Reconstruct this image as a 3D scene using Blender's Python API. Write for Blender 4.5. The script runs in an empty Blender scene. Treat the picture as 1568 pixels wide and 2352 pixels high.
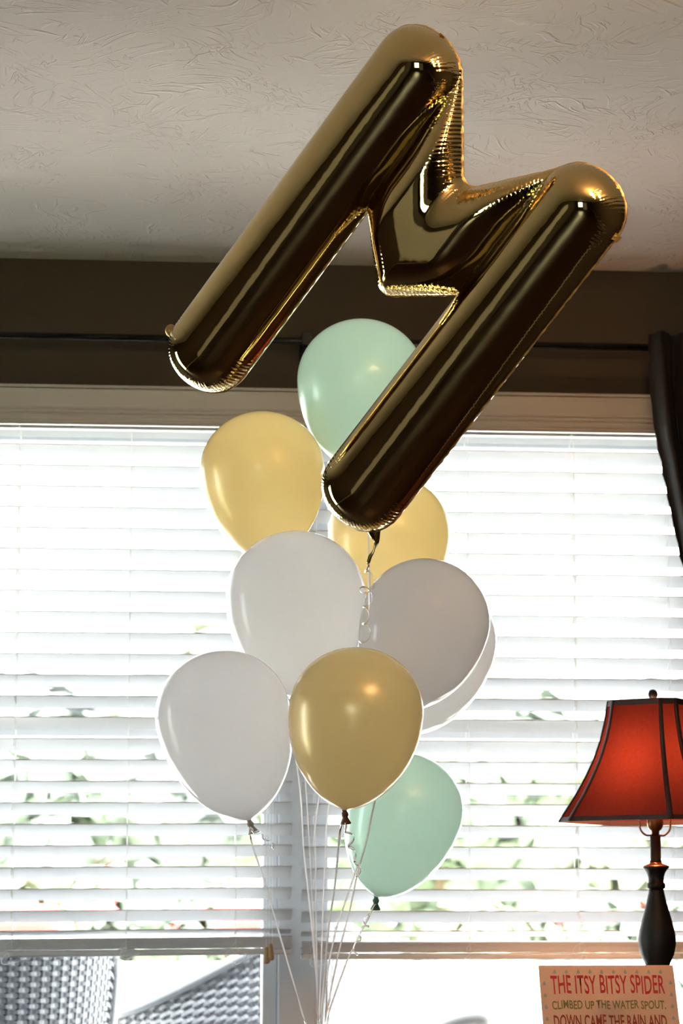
import bpy, bmesh, math, random
import numpy as np
from mathutils import Vector, Matrix, noise as mnoise

random.seed(7)
S = bpy.context.scene
COL = S.collection
R = math.radians

# ------------------------------------------------------------------ camera
FPX, W, H = 6200.0, 1568, 2352
EYE = Vector((0.0, 0.0, 1.15))
YAW, PITCH, ROLL = R(5.0), math.atan(940.0 / FPX), R(0.0)
fwd = Vector((math.sin(YAW) * math.cos(PITCH), math.cos(YAW) * math.cos(PITCH), math.sin(PITCH)))
right = fwd.cross(Vector((0, 0, 1))).normalized()
up = right.cross(fwd).normalized()
cd = bpy.data.cameras.new('camera')
cam = bpy.data.objects.new('camera', cd); COL.objects.link(cam)
cam.matrix_world = Matrix.Translation(EYE) @ Matrix((right, up, -fwd)).transposed().to_4x4()
cd.sensor_fit = 'VERTICAL'; cd.sensor_height = 22.3
cd.lens = FPX / H * 22.3
cd.clip_start = 0.05; cd.clip_end = 400
cd.dof.use_dof = True; cd.dof.focus_distance = 4.95; cd.dof.aperture_fstop = 4.0
S.camera = cam

# ------------------------------------------------------------------ light
SKY = 9.0
w = bpy.data.worlds.new('world'); S.world = w; w.use_nodes = True
bg = w.node_tree.nodes['Background']
bg.inputs[0].default_value = (0.93, 0.965, 1.0, 1); bg.inputs[1].default_value = SKY
sun = bpy.data.lights.new('sun', 'SUN'); sun.energy = 32.0; sun.angle = R(3); sun.color = (1, 0.95, 0.86)
so = bpy.data.objects.new('sun', sun); COL.objects.link(so)
so.rotation_euler = (R(24), 0, R(-25))        # comes over the roof from behind the house
S.view_settings.view_transform = 'Standard'; S.view_settings.look = 'None'
S.view_settings.gamma = 1.0; S.view_settings.use_curve_mapping = False
S.view_settings.exposure = 1.1
cy = S.cycles
cy.use_denoising = True
cy.max_bounces = 14; cy.diffuse_bounces = 7; cy.glossy_bounces = 6; cy.transparent_max_bounces = 16; cy.transmission_bounces = 8
cy.sample_clamp_indirect = 12.0

# ------------------------------------------------------------------ pixel helpers
def ray(px, py):
    return (fwd + right * ((px - W / 2) / FPX) + up * ((H / 2 - py) / FPX))
def at(px, py, Y):                 # where the pixel's line meets the upright plane y = Y
    d = ray(px, py); return EYE + d * (Y / d.y)
def atz(px, py, z):                # where it meets the level plane z
    d = ray(px, py); return EYE + d * ((z - EYE.z) / d.z)
def mpp(Y): return Y / FPX         # metres per pixel near depth Y

# ------------------------------------------------------------------ materials
def new_mat(name):
    m = bpy.data.materials.new(name); m.use_nodes = True
    return m, m.node_tree, m.node_tree.nodes['Principled BSDF']
def P(name, col, rough=0.5, metal=0.0, spec=0.5, var=0.0, scale=20.0, bump=0.0, bscale=200.0, bdist=0.001, sheen=0.0, coat=0.0, detail=4):
    m, nt, b = new_mat(name)
    b.inputs['Base Color'].default_value = (*col, 1); b.inputs['Roughness'].default_value = rough
    b.inputs['Metallic'].default_value = metal; b.inputs['Specular IOR Level'].default_value = spec
    b.inputs['Coat Weight'].default_value = coat
    b.inputs['Sheen Weight'].default_value = sheen
    tc = nt.nodes.new('ShaderNodeTexCoord')
    if var:
        n = nt.nodes.new('ShaderNodeTexNoise'); n.inputs['Scale'].default_value = scale; n.inputs['Detail'].default_value = detail
        nt.links.new(tc.outputs['Object'], n.inputs['Vector'])
        mx = nt.nodes.new('ShaderNodeMix'); mx.data_type = 'RGBA'
        mx.inputs[6].default_value = (*[c * (1 - var) for c in col], 1)
        mx.inputs[7].default_value = (*[min(1, c * (1 + var)) for c in col], 1)
        nt.links.new(n.outputs[0], mx.inputs[0]); nt.links.new(mx.outputs[2], b.inputs['Base Color'])
    if bump:
        n2 = nt.nodes.new('ShaderNodeTexNoise'); n2.inputs['Scale'].default_value = bscale; n2.inputs['Detail'].default_value = 3
        nt.links.new(tc.outputs['Object'], n2.inputs['Vector'])
        bp = nt.nodes.new('ShaderNodeBump'); bp.inputs['Strength'].default_value = bump; bp.inputs['Distance'].default_value = bdist
        nt.links.new(n2.outputs[0], bp.inputs['Height']); nt.links.new(bp.outputs[0], b.inputs['Normal'])
    return m
def thin(name, col, trans, gloss=0.08, rough=0.16, tcol=None, sheen_rough=None, var=0.03, scale=8.0):
    """a thin sheet that lets some light through (latex, blind vinyl, lamp cloth)"""
    m, nt, b = new_mat(name); nt.nodes.remove(b)
    out = nt.nodes['Material Output']
    tc = nt.nodes.new('ShaderNodeTexCoord'); n = nt.nodes.new('ShaderNodeTexNoise'); n.inputs['Scale'].default_value = scale
    nt.links.new(tc.outputs['Object'], n.inputs['Vector'])
    def colmix(c):
        mx = nt.nodes.new('ShaderNodeMix'); mx.data_type = 'RGBA'
        mx.inputs[6].default_value = (*[k * (1 - var) for k in c], 1); mx.inputs[7].default_value = (*[min(1, k * (1 + var)) for k in c], 1)
        nt.links.new(n.outputs[0], mx.inputs[0]); return mx.outputs[2]
    d = nt.nodes.new('ShaderNodeBsdfDiffuse'); t = nt.nodes.new('ShaderNodeBsdfTranslucent'); g = nt.nodes.new('ShaderNodeBsdfGlossy')
    nt.links.new(colmix(col), d.inputs[0]); nt.links.new(colmix(tcol or col), t.inputs[0])
    g.inputs['Roughness'].default_value = rough; g.inputs[0].default_value = (1, 1, 1, 1)
    a = nt.nodes.new('ShaderNodeMixShader'); a.inputs[0].default_value = trans
    nt.links.new(d.outputs[0], a.inputs[1]); nt.links.new(t.outputs[0], a.inputs[2])
    last = a
    if sheen_rough is not None:     # pearl pigment: a broad coloured gloss
        g2 = nt.nodes.new('ShaderNodeBsdfGlossy'); g2.inputs['Roughness'].default_value = sheen_rough; g2.inputs[0].default_value = (*col, 1)
        c2 = nt.nodes.new('ShaderNodeMixShader'); c2.inputs[0].default_value = 0.13
        nt.links.new(last.outputs[0], c2.inputs[1]); nt.links.new(g2.outputs[0], c2.inputs[2]); last = c2
    if gloss:
        lw = nt.nodes.new('ShaderNodeFresnel'); lw.inputs[0].default_value = 1.22
        c = nt.nodes.new('ShaderNodeMixShader'); nt.links.new(lw.outputs[0], c.inputs[0])
        nt.links.new(last.outputs[0], c.inputs[1]); nt.links.new(g.outputs[0], c.inputs[2]); last = c
    nt.links.new(last.outputs[0], out.inputs[0])
    return m
def emit(name, col, st):
    m, nt, b = new_mat(name)
    b.inputs['Base Color'].default_value = (0, 0, 0, 1); b.inputs['Emission Color'].default_value = (*col, 1); b.inputs['Emission Strength'].default_value = st
    return m

def ceiling_mat():
    m, nt, b = new_mat('ceiling_stomp')
    b.inputs['Base Color'].default_value = (0.425, 0.372, 0.338, 1); b.inputs['Roughness'].default_value = 0.95
    tc = nt.nodes.new('ShaderNodeTexCoord')
    # short curved ridges: a swirl field bends a stretched noise
    sw = nt.nodes.new('ShaderNodeTexNoise'); sw.inputs['Scale'].default_value = 3.5; sw.inputs['Detail'].default_value = 1
    nt.links.new(tc.outputs['Object'], sw.inputs['Vector'])
    vm = nt.nodes.new('ShaderNodeVectorMath'); vm.operation = 'MULTIPLY_ADD'
    vm.inputs[1].default_value = (0.35, 0.35, 0); nt.links.new(sw.outputs['Color'], vm.inputs[0]); nt.links.new(tc.outputs['Object'], vm.inputs[2])
    lay = []
    for rot, off in ((25, 0), (-38, 7.3), (80, 3.1)):
        mp = nt.nodes.new('ShaderNodeMapping'); mp.vector_type = 'TEXTURE'; mp.inputs['Scale'].default_value = (0.055, 0.011, 1); mp.inputs['Rotation'].default_value = (0, 0, R(rot)); mp.inputs['Location'].default_value = (off, off, 0)
        nt.links.new(vm.outputs[0], mp.inputs[0])
        n = nt.nodes.new('ShaderNodeTexNoise'); n.inputs['Scale'].default_value = 1.0; n.inputs['Detail'].default_value = 1.5
        nt.links.new(mp.outputs[0], n.inputs['Vector'])
        q_ = nt.nodes.new('ShaderNodeMapRange'); q_.inputs[1].default_value = 0.60; q_.inputs[2].default_value = 0.70; nt.links.new(n.outputs[0], q_.inputs[0]); lay.append(q_)
    a1 = nt.nodes.new('ShaderNodeMath'); a1.operation = 'MAXIMUM'; nt.links.new(lay[0].outputs[0], a1.inputs[0]); nt.links.new(lay[1].outputs[0], a1.inputs[1])
    cr = nt.nodes.new('ShaderNodeMath'); cr.operation = 'MAXIMUM'; nt.links.new(a1.outputs[0], cr.inputs[0]); nt.links.new(lay[2].outputs[0], cr.inputs[1])
    # patches where ridges fade out
    pn = nt.nodes.new('ShaderNodeTexNoise'); pn.inputs['Scale'].default_value = 9; nt.links.new(tc.outputs['Object'], pn.inputs['Vector'])
    pr = nt.nodes.new('ShaderNodeMapRange'); pr.inputs[1].default_value = 0.36; pr.inputs[2].default_value = 0.56; nt.links.new(pn.outputs[0], pr.inputs[0])
    mu = nt.nodes.new('ShaderNodeMath'); mu.operation = 'MULTIPLY'; nt.links.new(cr.outputs[0], mu.inputs[0]); nt.links.new(pr.outputs[0], mu.inputs[1])
    bp = nt.nodes.new('ShaderNodeBump'); bp.inputs['Strength'].default_value = 0.6; bp.inputs['Distance'].default_value = 0.0035
    nt.links.new(mu.outputs[0], bp.inputs['Height']); nt.links.new(bp.outputs[0], b.inputs['Normal'])
    return m

def foil_mat():
    m, nt, b = new_mat('gold_foil')
    b.inputs['Base Color'].default_value = (0.65, 0.50, 0.225, 1); b.inputs['Metallic'].default_value = 1; b.inputs['Roughness'].default_value = 0.05
    s = nt.nodes.new('ShaderNodeAttribute'); s.attribute_name = 'seam_s'
    wt = nt.nodes.new('ShaderNodeAttribute'); wt.attribute_name = 'seam_w'
    tc = nt.nodes.new('ShaderNodeTexCoord')
    n0 = nt.nodes.new('ShaderNodeTexNoise'); n0.inputs['Scale'].default_value = 22; nt.links.new(tc.outputs['Object'], n0.inputs['Vector'])
    n1 = nt.nodes.new('ShaderNodeTexNoise'); n1.noise_dimensions = '1D'; n1.inputs['Scale'].default_value = 1.0; n1.inputs['Detail'].default_value = 2
    nt.links.new(s.outputs['Fac'], n1.inputs['W'])
    sn = nt.nodes.new('ShaderNodeMath'); sn.operation = 'SINE'; k = nt.nodes.new('ShaderNodeMath'); k.operation = 'MULTIPLY'; k.inputs[1].default_value = 5.2
    nt.links.new(s.outputs['Fac'], k.inputs[0]); nt.links.new(k.outputs[0], sn.inputs[0])
    ad = nt.nodes.new('ShaderNodeMath'); ad.operation = 'MULTIPLY_ADD'; ad.inputs[1].default_value = 3.0
    nt.links.new(n1.outputs[0], ad.inputs[0]); nt.links.new(sn.outputs[0], ad.inputs[2])
    mu = nt.nodes.new('ShaderNodeMath'); mu.operation = 'MULTIPLY'; nt.links.new(ad.outputs[0], mu.inputs[0]); nt.links.new(wt.outputs['Fac'], mu.inputs[1])
    bp = nt.nodes.new('ShaderNodeBump'); bp.inputs['Strength'].default_value = 1.0; bp.inputs['Distance'].default_value = 0.00022
    nt.links.new(mu.outputs[0], bp.inputs['Height'])
    bp2 = nt.nodes.new('ShaderNodeBump'); bp2.inputs['Strength'].default_value = 0.25; bp2.inputs['Distance'].default_value = 0.0015
    nt.links.new(n0.outputs[0], bp2.inputs['Height']); nt.links.new(bp.outputs[0], bp2.inputs['Normal'])
    nt.links.new(bp2.outputs[0], b.inputs['Normal'])
    return m

def glass_mat():
    m, nt, b = new_mat('window_glass'); nt.nodes.remove(b); out = nt.nodes['Material Output']
    t = nt.nodes.new('ShaderNodeBsdfTransparent'); t.inputs[0].default_value = (0.95, 0.97, 0.965, 1)
    g = nt.nodes.new('ShaderNodeBsdfGlossy'); g.inputs['Roughness'].default_value = 0.01
    f = nt.nodes.new('ShaderNodeFresnel'); f.inputs[0].default_value = 1.45
    mx = nt.nodes.new('ShaderNodeMixShader'); nt.links.new(f.outputs[0], mx.inputs[0]); nt.links.new(t.outputs[0], mx.inputs[1]); nt.links.new(g.outputs[0], mx.inputs[2])
    nt.links.new(mx.outputs[0], out.inputs[0]); return m

M = dict(
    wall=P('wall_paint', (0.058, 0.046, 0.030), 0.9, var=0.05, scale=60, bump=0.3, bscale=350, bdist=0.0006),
    ceiling=ceiling_mat(),
    trim=P('trim_white', (0.46, 0.42, 0.385), 0.45, var=0.02, scale=30),
    vinyl=P('window_vinyl', (0.55, 0.57, 0.60), 0.4, var=0.02, scale=12),
    glass=glass_mat(),
    slat=P('blind_slat', (0.65, 0.65, 0.662), 0.42, var=0.015, scale=15),
    cord=thin('blind_cord', (0.92, 0.92, 0.91), 0.5, gloss=0, var=0.04, scale=300),
    tassel=P('tassel_wood', (0.38, 0.25, 0.13), 0.5, var=0.2, scale=120),
    rod=P('rod_black', (0.005, 0.005, 0.006), 0.22, spec=0.4, var=0.1, scale=50),
    curtain=P('curtain_cloth', (0.008, 0.005, 0.005), 0.85, var=0.25, scale=160, bump=0.4, bscale=900, bdist=0.0006, sheen=0.0),
    foil=foil_mat(),
    foil_tab=P('foil_tab', (0.72, 0.46, 0.18), 0.35, metal=0.85, var=0.08, scale=60),
    white=thin('latex_white', (0.91, 0.895, 0.905), 0.66, var=0.02),
    cream=thin('latex_cream', (0.90, 0.74, 0.44), 0.78, tcol=(1.0, 0.84, 0.52), sheen_rough=0.4),
    gold=thin('latex_gold', (0.92, 0.75, 0.43), 0.74, tcol=(1.0, 0.87, 0.57), sheen_rough=0.33),
    mint=thin('latex_mint', (0.62, 0.84, 0.74), 0.76, tcol=(0.82, 0.97, 0.89), sheen_rough=0.42),
    knot_white=P('knot_white', (0.40, 0.34, 0.26), 0.5, var=0.1, scale=90), knot_gold=P('knot_gold', (0.14, 0.06, 0.02), 0.4, var=0.2, scale=90),
    knot_mint=P('knot_mint', (0.05, 0.13, 0.10), 0.5, var=0.2, scale=90), knot_cream=P('knot_cream', (0.45, 0.3, 0.12), 0.5, var=0.1, scale=90),
    ribbon=thin('ribbon_white', (0.92, 0.90, 0.91), 0.5, gloss=0.1, rough=0.2),
    lamp_black=P('lamp_black', (0.007, 0.0065, 0.006), 0.5, var=0.3, scale=40, spec=0.3),
    lamp_bronze=P('lamp_bronze', (0.20, 0.09, 0.04), 0.32, metal=0.8, var=0.2, scale=60),
    shade=thin('shade_cloth', (0.10, 0.02, 0.02), 0.55, gloss=0, tcol=(0.027, 0.0040, 0.0026), var=0.22, scale=150),
    shade_trim=P('shade_trim', (0.030, 0.012, 0.014), 0.7, var=0.2, scale=200),
    bulb=emit('lamp_bulb', (1.0, 0.46, 0.20), 170.0),
    fanbulb=emit('ceiling_bulb', (1.0, 0.62, 0.30), 120.0),
    card=thin('card_kraft', (0.84, 0.62, 0.46), 0.38, gloss=0, tcol=(0.9, 0.56, 0.38), var=0.05, scale=220),
    card_edge=P('card_edge', (0.8, 0.74, 0.64), 0.8),
    ink_red=P('ink_red', (0.62, 0.035, 0.045), 0.8, var=0.12, scale=300), ink_olive=P('ink_olive', (0.22, 0.19, 0.05), 0.8, var=0.15, scale=300),
    ink_brown=P('ink_brown', (0.36, 0.05, 0.03), 0.8, var=0.15, scale=300), ink_grey=P('ink_grey', (0.47, 0.44, 0.37), 0.9, var=0.1, scale=300),
    wood=P('table_wood', (0.07, 0.032, 0.016), 0.35, var=0.35, scale=9, coat=0.2),
    floor=P('floor_wood', (0.035, 0.022, 0.015), 0.35, var=0.35, scale=5),
    door=P('door_paint', (0.72, 0.70, 0.66), 0.4, var=0.02),
    weight=P('weight_foil', (0.55, 0.55, 0.57), 0.25, metal=1.0, var=0.1, scale=80),
    wicker=P('wicker_resin', (0.055, 0.06, 0.072), 0.45, var=0.25, scale=60),
    wicker_pale=P('wicker_pale', (0.42, 0.42, 0.43), 0.5, var=0.15, scale=60),
    cushion=P('cushion_red', (0.60, 0.05, 0.04), 0.85, var=0.1, scale=90),
    metal=P('patio_metal', (0.01, 0.011, 0.013), 0.6, metal=0.0, var=0.2, scale=60),
    concrete=P('patio_concrete', (0.58, 0.57, 0.55), 0.9, var=0.08, scale=6),
    lawn=P('lawn_grass', (0.30, 0.34, 0.22), 0.95, var=0.35, scale=4, bump=0.5, bscale=60, bdist=0.02),
    water=P('pool_water', (0.30, 0.62, 0.64), 0.08, var=0.15, scale=3, bump=0.3, bscale=8, bdist=0.02),
    leaf1=P('leaf_green', (0.13, 0.155, 0.115), 0.7, var=0.3, scale=3), leaf2=P('leaf_yellow', (0.19, 0.20, 0.135), 0.7, var=0.3, scale=3),
    leaf3=P('leaf_grey', (0.15, 0.165, 0.155), 0.7, var=0.3, scale=3),
    flower=P('flower_red', (0.42, 0.07, 0.07), 0.7, var=0.2, scale=9), bark=P('bark', (0.12, 0.08, 0.05), 0.9, var=0.3, scale=14, bump=0.5, bscale=40, bdist=0.01),
    frond=P('palm_frond', (0.07, 0.14, 0.09), 0.5, var=0.3, scale=30), pot=P('clay_pot', (0.10, 0.075, 0.07), 0.6, var=0.2, scale=20),
    planter=P('planter_grey', (0.28, 0.29, 0.29), 0.8, var=0.15, scale=15), fence=P('fence_white', (0.80, 0.79, 0.76), 0.7, var=0.06, scale=8),
)

# ------------------------------------------------------------------ object helpers
def wmat(o):
    m = o.matrix_basis.copy()
    return wmat(o.parent) @ o.matrix_parent_inverse @ m if o.parent else m
def link(name, me, mat, parent=None, smooth=False):
    if mat: me.materials.append(M[mat] if isinstance(mat, str) else mat)
    if smooth:
        me.polygons.foreach_set('use_smooth', [True] * len(me.polygons))
    o = bpy.data.objects.new(name, me); COL.objects.link(o)
    if parent:
        o.parent = parent; o.matrix_parent_inverse = wmat(parent).inverted()
    return o
def build(name, verts, faces, mat, parent=None, smooth=False):
    me = bpy.data.meshes.new(name); me.from_pydata([tuple(v) for v in verts], [], faces); me.update()
    return link(name, me, mat, parent, smooth)
def thing(name, label, cat, loc=(0, 0, 0), group=None, kind=None):
    o = bpy.data.objects.new(name, None); COL.objects.link(o); o.location = loc; o.empty_display_size = 0.05
    return tag(o, label, cat, group, kind)
def tag(o, label=None, cat=None, group=None, kind=None):
    if label: o['label'] = label
    if cat: o['category'] = cat
    if group: o['group'] = group
    if kind: o['kind'] = kind
    return o
class MB:
    def __init__(s): s.v = []; s.f = []
    def box(s, x0, x1, y0, y1, z0, z1):
        n = len(s.v)
        s.v += [(x0, y0, z0), (x1, y0, z0), (x1, y1, z0), (x0, y1, z0), (x0, y0, z1), (x1, y0, z1), (x1, y1, z1), (x0, y1, z1)]
        s.f += [tuple(n + i for i in q) for q in ((0, 3, 2, 1), (4, 5, 6, 7), (0, 1, 5, 4), (1, 2, 6, 5), (2, 3, 7, 6), (3, 0, 4, 7))]; return s
    def tube(s, pts, r, n=8, cap=True):
        pts = [Vector(p) for p in pts]; rs = r if hasattr(r, '__len__') else [r] * len(pts)
        base = len(s.v); nrm = None
        for i, p in enumerate(pts):
            t = (pts[min(i + 1, len(pts) - 1)] - pts[max(i - 1, 0)])
            if t.length < 1e-9: t = Vector((0, 0, 1))
            t.normalize()
            if nrm is None:
                nrm = t.cross(Vector((0, 0, 1)))
                if nrm.length < 1e-3: nrm = t.cross(Vector((1, 0, 0)))
            nrm = (nrm - t * nrm.dot(t)).normalized(); b = t.cross(nrm)
            for k in range(n):
                a = 2 * math.pi * k / n; s.v.append(tuple(p + (nrm * math.cos(a) + b * math.sin(a)) * rs[i]))
        for i in range(len(pts) - 1):
            for k in range(n):
                a0 = base + i * n + k; a1 = base + i * n + (k + 1) % n
                s.f.append((a0, a1, a1 + n, a0 + n))
        if cap:
            s.f.append(tuple(base + k for k in range(n))[::-1]); s.f.append(tuple(base + (len(pts) - 1) * n + k for k in range(n)))
        return s
    def lathe(s, prof, org=(0, 0, 0), axis=None, n=32):
        """prof: (radius, height along axis)"""
        org = Vector(org); ax = (Vector(axis) if axis else Vector((0, 0, 1))).normalized()
        e1 = ax.orthogonal().normalized() if abs(ax.z) < 0.999 else Vector((1, 0, 0)); e2 = ax.cross(e1)
        base = len(s.v)
        for (r, h) in prof:
            for k in range(n):
                a = 2 * math.pi * k / n; s.v.append(tuple(org + ax * h + (e1 * math.cos(a) + e2 * math.sin(a)) * r))
        for i in range(len(prof) - 1):
            for k in range(n):
                a0 = base + i * n + k; a1 = base + i * n + (k + 1) % n
                s.f.append((a0, a1, a1 + n, a0 + n))
        if prof[0][0] > 1e-6: s.f.append(tuple(base + k for k in range(n))[::-1])
        if prof[-1][0] > 1e-6: s.f.append(tuple(base + (len(prof) - 1) * n + k for k in range(n)))
        return s
    def strip(s, pts, wd, nrm=None, th=0.00015):
        """a flat ribbon along pts; wd width, facing roughly nrm"""
        pts = [Vector(p) for p in pts]; base = len(s.v)
        for i, p in enumerate(pts):
            t = (pts[min(i + 1, len(pts) - 1)] - pts[max(i - 1, 0)]).normalized()
            nn = nrm[i] if isinstance(nrm, list) else (nrm or -fwd)
            side = t.cross(nn)
            if side.length < 1e-3: side = t.orthogonal()
            side.normalize(); f = side.cross(t).normalized()
            ww = wd[i] if hasattr(wd, '__len__') else wd
            for a, b in ((-1, -1), (1, -1), (1, 1), (-1, 1)):
                s.v.append(tuple(p + side * a * ww / 2 + f * b * th))
        for i in range(len(pts) - 1):
            for k in range(4):
                a0 = base + i * 4 + k; a1 = base + i * 4 + (k + 1) % 4
                s.f.append((a0, a1, a1 + 4, a0 + 4))
        s.f.append((base + 3, base + 2, base + 1, base)); e = base + (len(pts) - 1) * 4; s.f.append((e, e + 1, e + 2, e + 3)); return s
    def out(s, name, mat, parent=None, smooth=False): return build(name, s.v, s.f, mat, parent, smooth)
def catmull(pts, n=10):
    pts = [Vector(p) for p in pts]; q = [pts[0] * 2 - pts[1]] + pts + [pts[-1] * 2 - pts[-2]]; o = []
    for i in range(1, len(q) - 2):
        for k in range(n):
            t = k / n; a, b, c, d = q[i - 1], q[i], q[i + 1], q[i + 2]
            o.append(0.5 * ((2 * b) + (c - a) * t + (2 * a - 5 * b + 4 * c - d) * t * t + (3 * b - a - 3 * c + d) * t ** 3))
    return o + [pts[-1]]
def bevel(o, wd=0.003, seg=2):
    m = o.modifiers.new('bevel', 'BEVEL'); m.width = wd; m.segments = seg; m.limit_method = 'ANGLE'; return o

# ------------------------------------------------------------------ room shell
YW = 6.25                                    # room face of the window wall
ZC = at(784, 609, YW).z                      # ceiling height
XL, XR, YB = -2.7, 2.45, -2.6
OX0, OX1 = -0.95, at(1640, 1500, YW).x       # window opening
OZ1 = at(784, 968, YW).z; OZ0 = 0.55
TH = 0.22
def struct(o): o['kind'] = 'structure'; return o
struct(MB().box(XL - .1, XR + .1, YB - .1, YW + TH, -0.1, 0.0).out('floor', 'floor'))
struct(MB().box(XL - .1, XR + .1, YB - .1, YW + TH, ZC, ZC + 0.25).out('ceiling', 'ceiling'))
m = MB(); m.box(XL, XR, YW, YW + TH, OZ1, ZC); m.box(XL, XR, YW, YW + TH, 0, OZ0); m.box(XL, OX0, YW, YW + TH, OZ0, OZ1); m.box(OX1, XR, YW, YW + TH, OZ0, OZ1)
struct(m.out('wall_front', 'wall'))
struct(MB().box(XR, XR + .1, YB, YW + TH, 0, ZC).out('wall_right', 'wall'))
# left wall with a glazed patio door, back wall with a window and a doorway
DY0, DY1, DZ1 = 5.45, 6.0, 2.1
m = MB(); m.box(XL - .1, XL, YB, DY0, 0, ZC); m.box(XL - .1, XL, DY1, YW + TH, 0, ZC); m.box(XL - .1, XL, DY0, DY1, DZ1, ZC)
struct(m.out('wall_left', 'wall'))
BX0, BX1, BZ0, BZ1 = -1.9, -0.6, 0.8, 2.2
m = MB(); m.box(XL, BX0, YB - .1, YB, 0, ZC); m.box(BX1, XR, YB - .1, YB, 0, ZC); m.box(BX0, BX1, YB - .1, YB, 0, BZ0); m.box(BX0, BX1, YB - .1, YB, BZ1, ZC)
struct(m.out('wall_back', 'wall'))

def window(name, x0, x1, z0, z1, y0, zmeet=None, axis='x'):
    """vinyl window unit: four frame bars, meeting rail, glass panes; axis='y' builds it in a side wall"""
    root = bpy.data.objects.new(name, None); COL.objects.link(root); root['kind'] = 'structure'
    def bar(nm, a0, a1, b0, b1, d0, d1, mt):
        mm = MB()
        if axis == 'x': mm.box(a0, a1, d0, d1, b0, b1)
        else: mm.box(d0, d1, a0, a1, b0, b1)
        o = mm.out(nm, mt, root)
        if mt == 'vinyl': bevel(o, 0.004)
        return o
    f, d = 0.035, 0.07
    bar('frame_jamb', x0, x0 + f, z0, z1, y0, y0 + d, 'vinyl'); bar('frame_jamb', x1 - f, x1, z0, z1, y0, y0 + d, 'vinyl')
    bar('frame_head', x0 + f, x1 - f, z1 - f, z1, y0, y0 + d, 'vinyl'); bar('frame_sill', x0 + f, x1 - f, z0, z0 + f, y0, y0 + d, 'vinyl')
    if zmeet:
        bar('meeting_rail', x0 + f, x1 - f, zmeet[0], zmeet[1], y0 + .008, y0 + d - .01, 'vinyl')
        bar('pane', x0 + f, x1 - f, z0 + f, zmeet[0], y0 + .03, y0 + .034, 'glass'); bar('pane', x0 + f, x1 - f, zmeet[1], z1 - f, y0 + .045, y0 + .049, 'glass')
    else:
        bar('pane', x0 + f, x1 - f, z0 + f, z1 - f, y0 + .03, y0 + .034, 'glass')
    return root
YG = YW + 0.13                               # where the window units stand
PX0, PX1 = at(638, 2280, YG - .02).x, at(721, 2280, YG - .02).x
zm = (at(600, 1694, YG).z, at(600, 1648, YG).z)
window('window_1', OX0, PX0, OZ0, OZ1, YG, zm); window('window_2', PX1, OX1, OZ0, OZ1, YG, zm)
o = MB().box(PX0, PX1, YG - .02, YW + TH, OZ0, OZ1).out('trim_1', 'vinyl'); o['kind'] = 'structure'; bevel(o)
window('window_3', BX0, BX1, BZ0, BZ1, YB - .09, (1.5, 1.54))
window('door_1', DY0, DY1, 0.0, DZ1, XL - .09, None, 'y')
# sill, head casing with its ridges, back door
o = MB().box(OX0 - .05, OX1 + .05, YW - .03, YG + .01, OZ0 - .03, OZ0).out('trim_2', 'trim'); o['kind'] = 'structure'; bevel(o)
zt = at(784, 895, YW).z; zb = at(784, 983, YW).z
hh = zt - zb
prof = [(0, 0.0), (0.012, 0.0), (0.013, .03), (.0105, .045), (.0135, .075), (.0135, .11), (.011, .13), (.0115, .2), (.0145, .23), (.0145, .27), (.012, .29),
        (.0165, .33), (.0165, .37), (.0135, .40), (.0165, .46), (.0175, .62), (.0185, .80), (.020, .87), (.0205, .90), (.014, .905), (.014, .93), (.026, .935), (.027, .97), (.026, 1.0), (0, 1.0)]
vs, fs = [], []
for xx in (OX0 - .09, OX1 + .09):
    for d, h in prof: vs.append((xx, YW - d, zb - .004 + h * hh))
n = len(prof)
for i in range(n - 1): fs.append((i, i + 1, n + i + 1, n + i))
fs += [tuple(range(n))[::-1], tuple(range(n, 2 * n))]
struct(build('trim_3', vs, fs, 'trim'))
for k, (x0, x1, z0, z1, y, num) in enumerate([(-.35, -.27, 0, 2.1, YB, 4), (.63, .71, 0, 2.1, YB, 5), (-.35, .71, 2.1, 2.19, YB, 6), (BX0 - .08, BX1 + .08, BZ1, BZ1 + .08, YB, 7),
                                        (BX0 - .08, BX0, BZ0, BZ1, YB, 8), (BX1, BX1 + .08, BZ0, BZ1, YB, 9), (BX0 - .1, BX1 + .1, BZ0 - .05, BZ0, YB, 10)]):
    struct(MB().box(x0, x1, y, y + .02, z0, z1).out('trim_%d' % num, 'trim'))
dr = bpy.data.objects.new('door_2', None); COL.objects.link(dr); dr['kind'] = 'structure'
MB().box(-.27, .63, YB, YB + .012, 0, 2.1).out('door_leaf', 'door', dr)
for (a, b) in ((.15, .95), (1.08, 1.98)):
    for (c, d) in ((-.17, .13), (.23, .53)): bevel(MB().box(c, d, YB + .012, YB + .018, a, b).out('door_panel', 'door', dr), .004)
MB().lathe([(0, 0), (.02, 0), (.012, .02), (.028, .045), (.02, .07), (0, .072)], (.56, YB + .012, 1.0), (0, 1, 0), 16).out('door_knob', 'lamp_bronze', dr, True)
dl = bpy.data.objects.new('streak_door', None); COL.objects.link(dl); dl['kind'] = 'structure'  # unseen door, added so the foil legs mirror a pale streak
MB().box(XL, XL + .012, .75, 1.6, 0, 2.05).out('door_leaf', 'door', dl)
for (a, b) in ((.15, .95), (1.08, 1.93)):
    for (c, d) in ((.84, 1.12), (1.23, 1.51)): bevel(MB().box(XL + .012, XL + .018, c, d, a, b).out('door_panel', 'door', dl), .004)
for k, a in enumerate(((.66, .75, 0, 2.13), (1.6, 1.69, 0, 2.13), (.75, 1.6, 2.05, 2.13))): struct(MB().box(XL, XL + .02, a[0], a[1], a[2], a[3]).out('trim_%d' % (11 + k), 'trim'))  # casing of the added door, part of the same reflected streak
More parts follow.
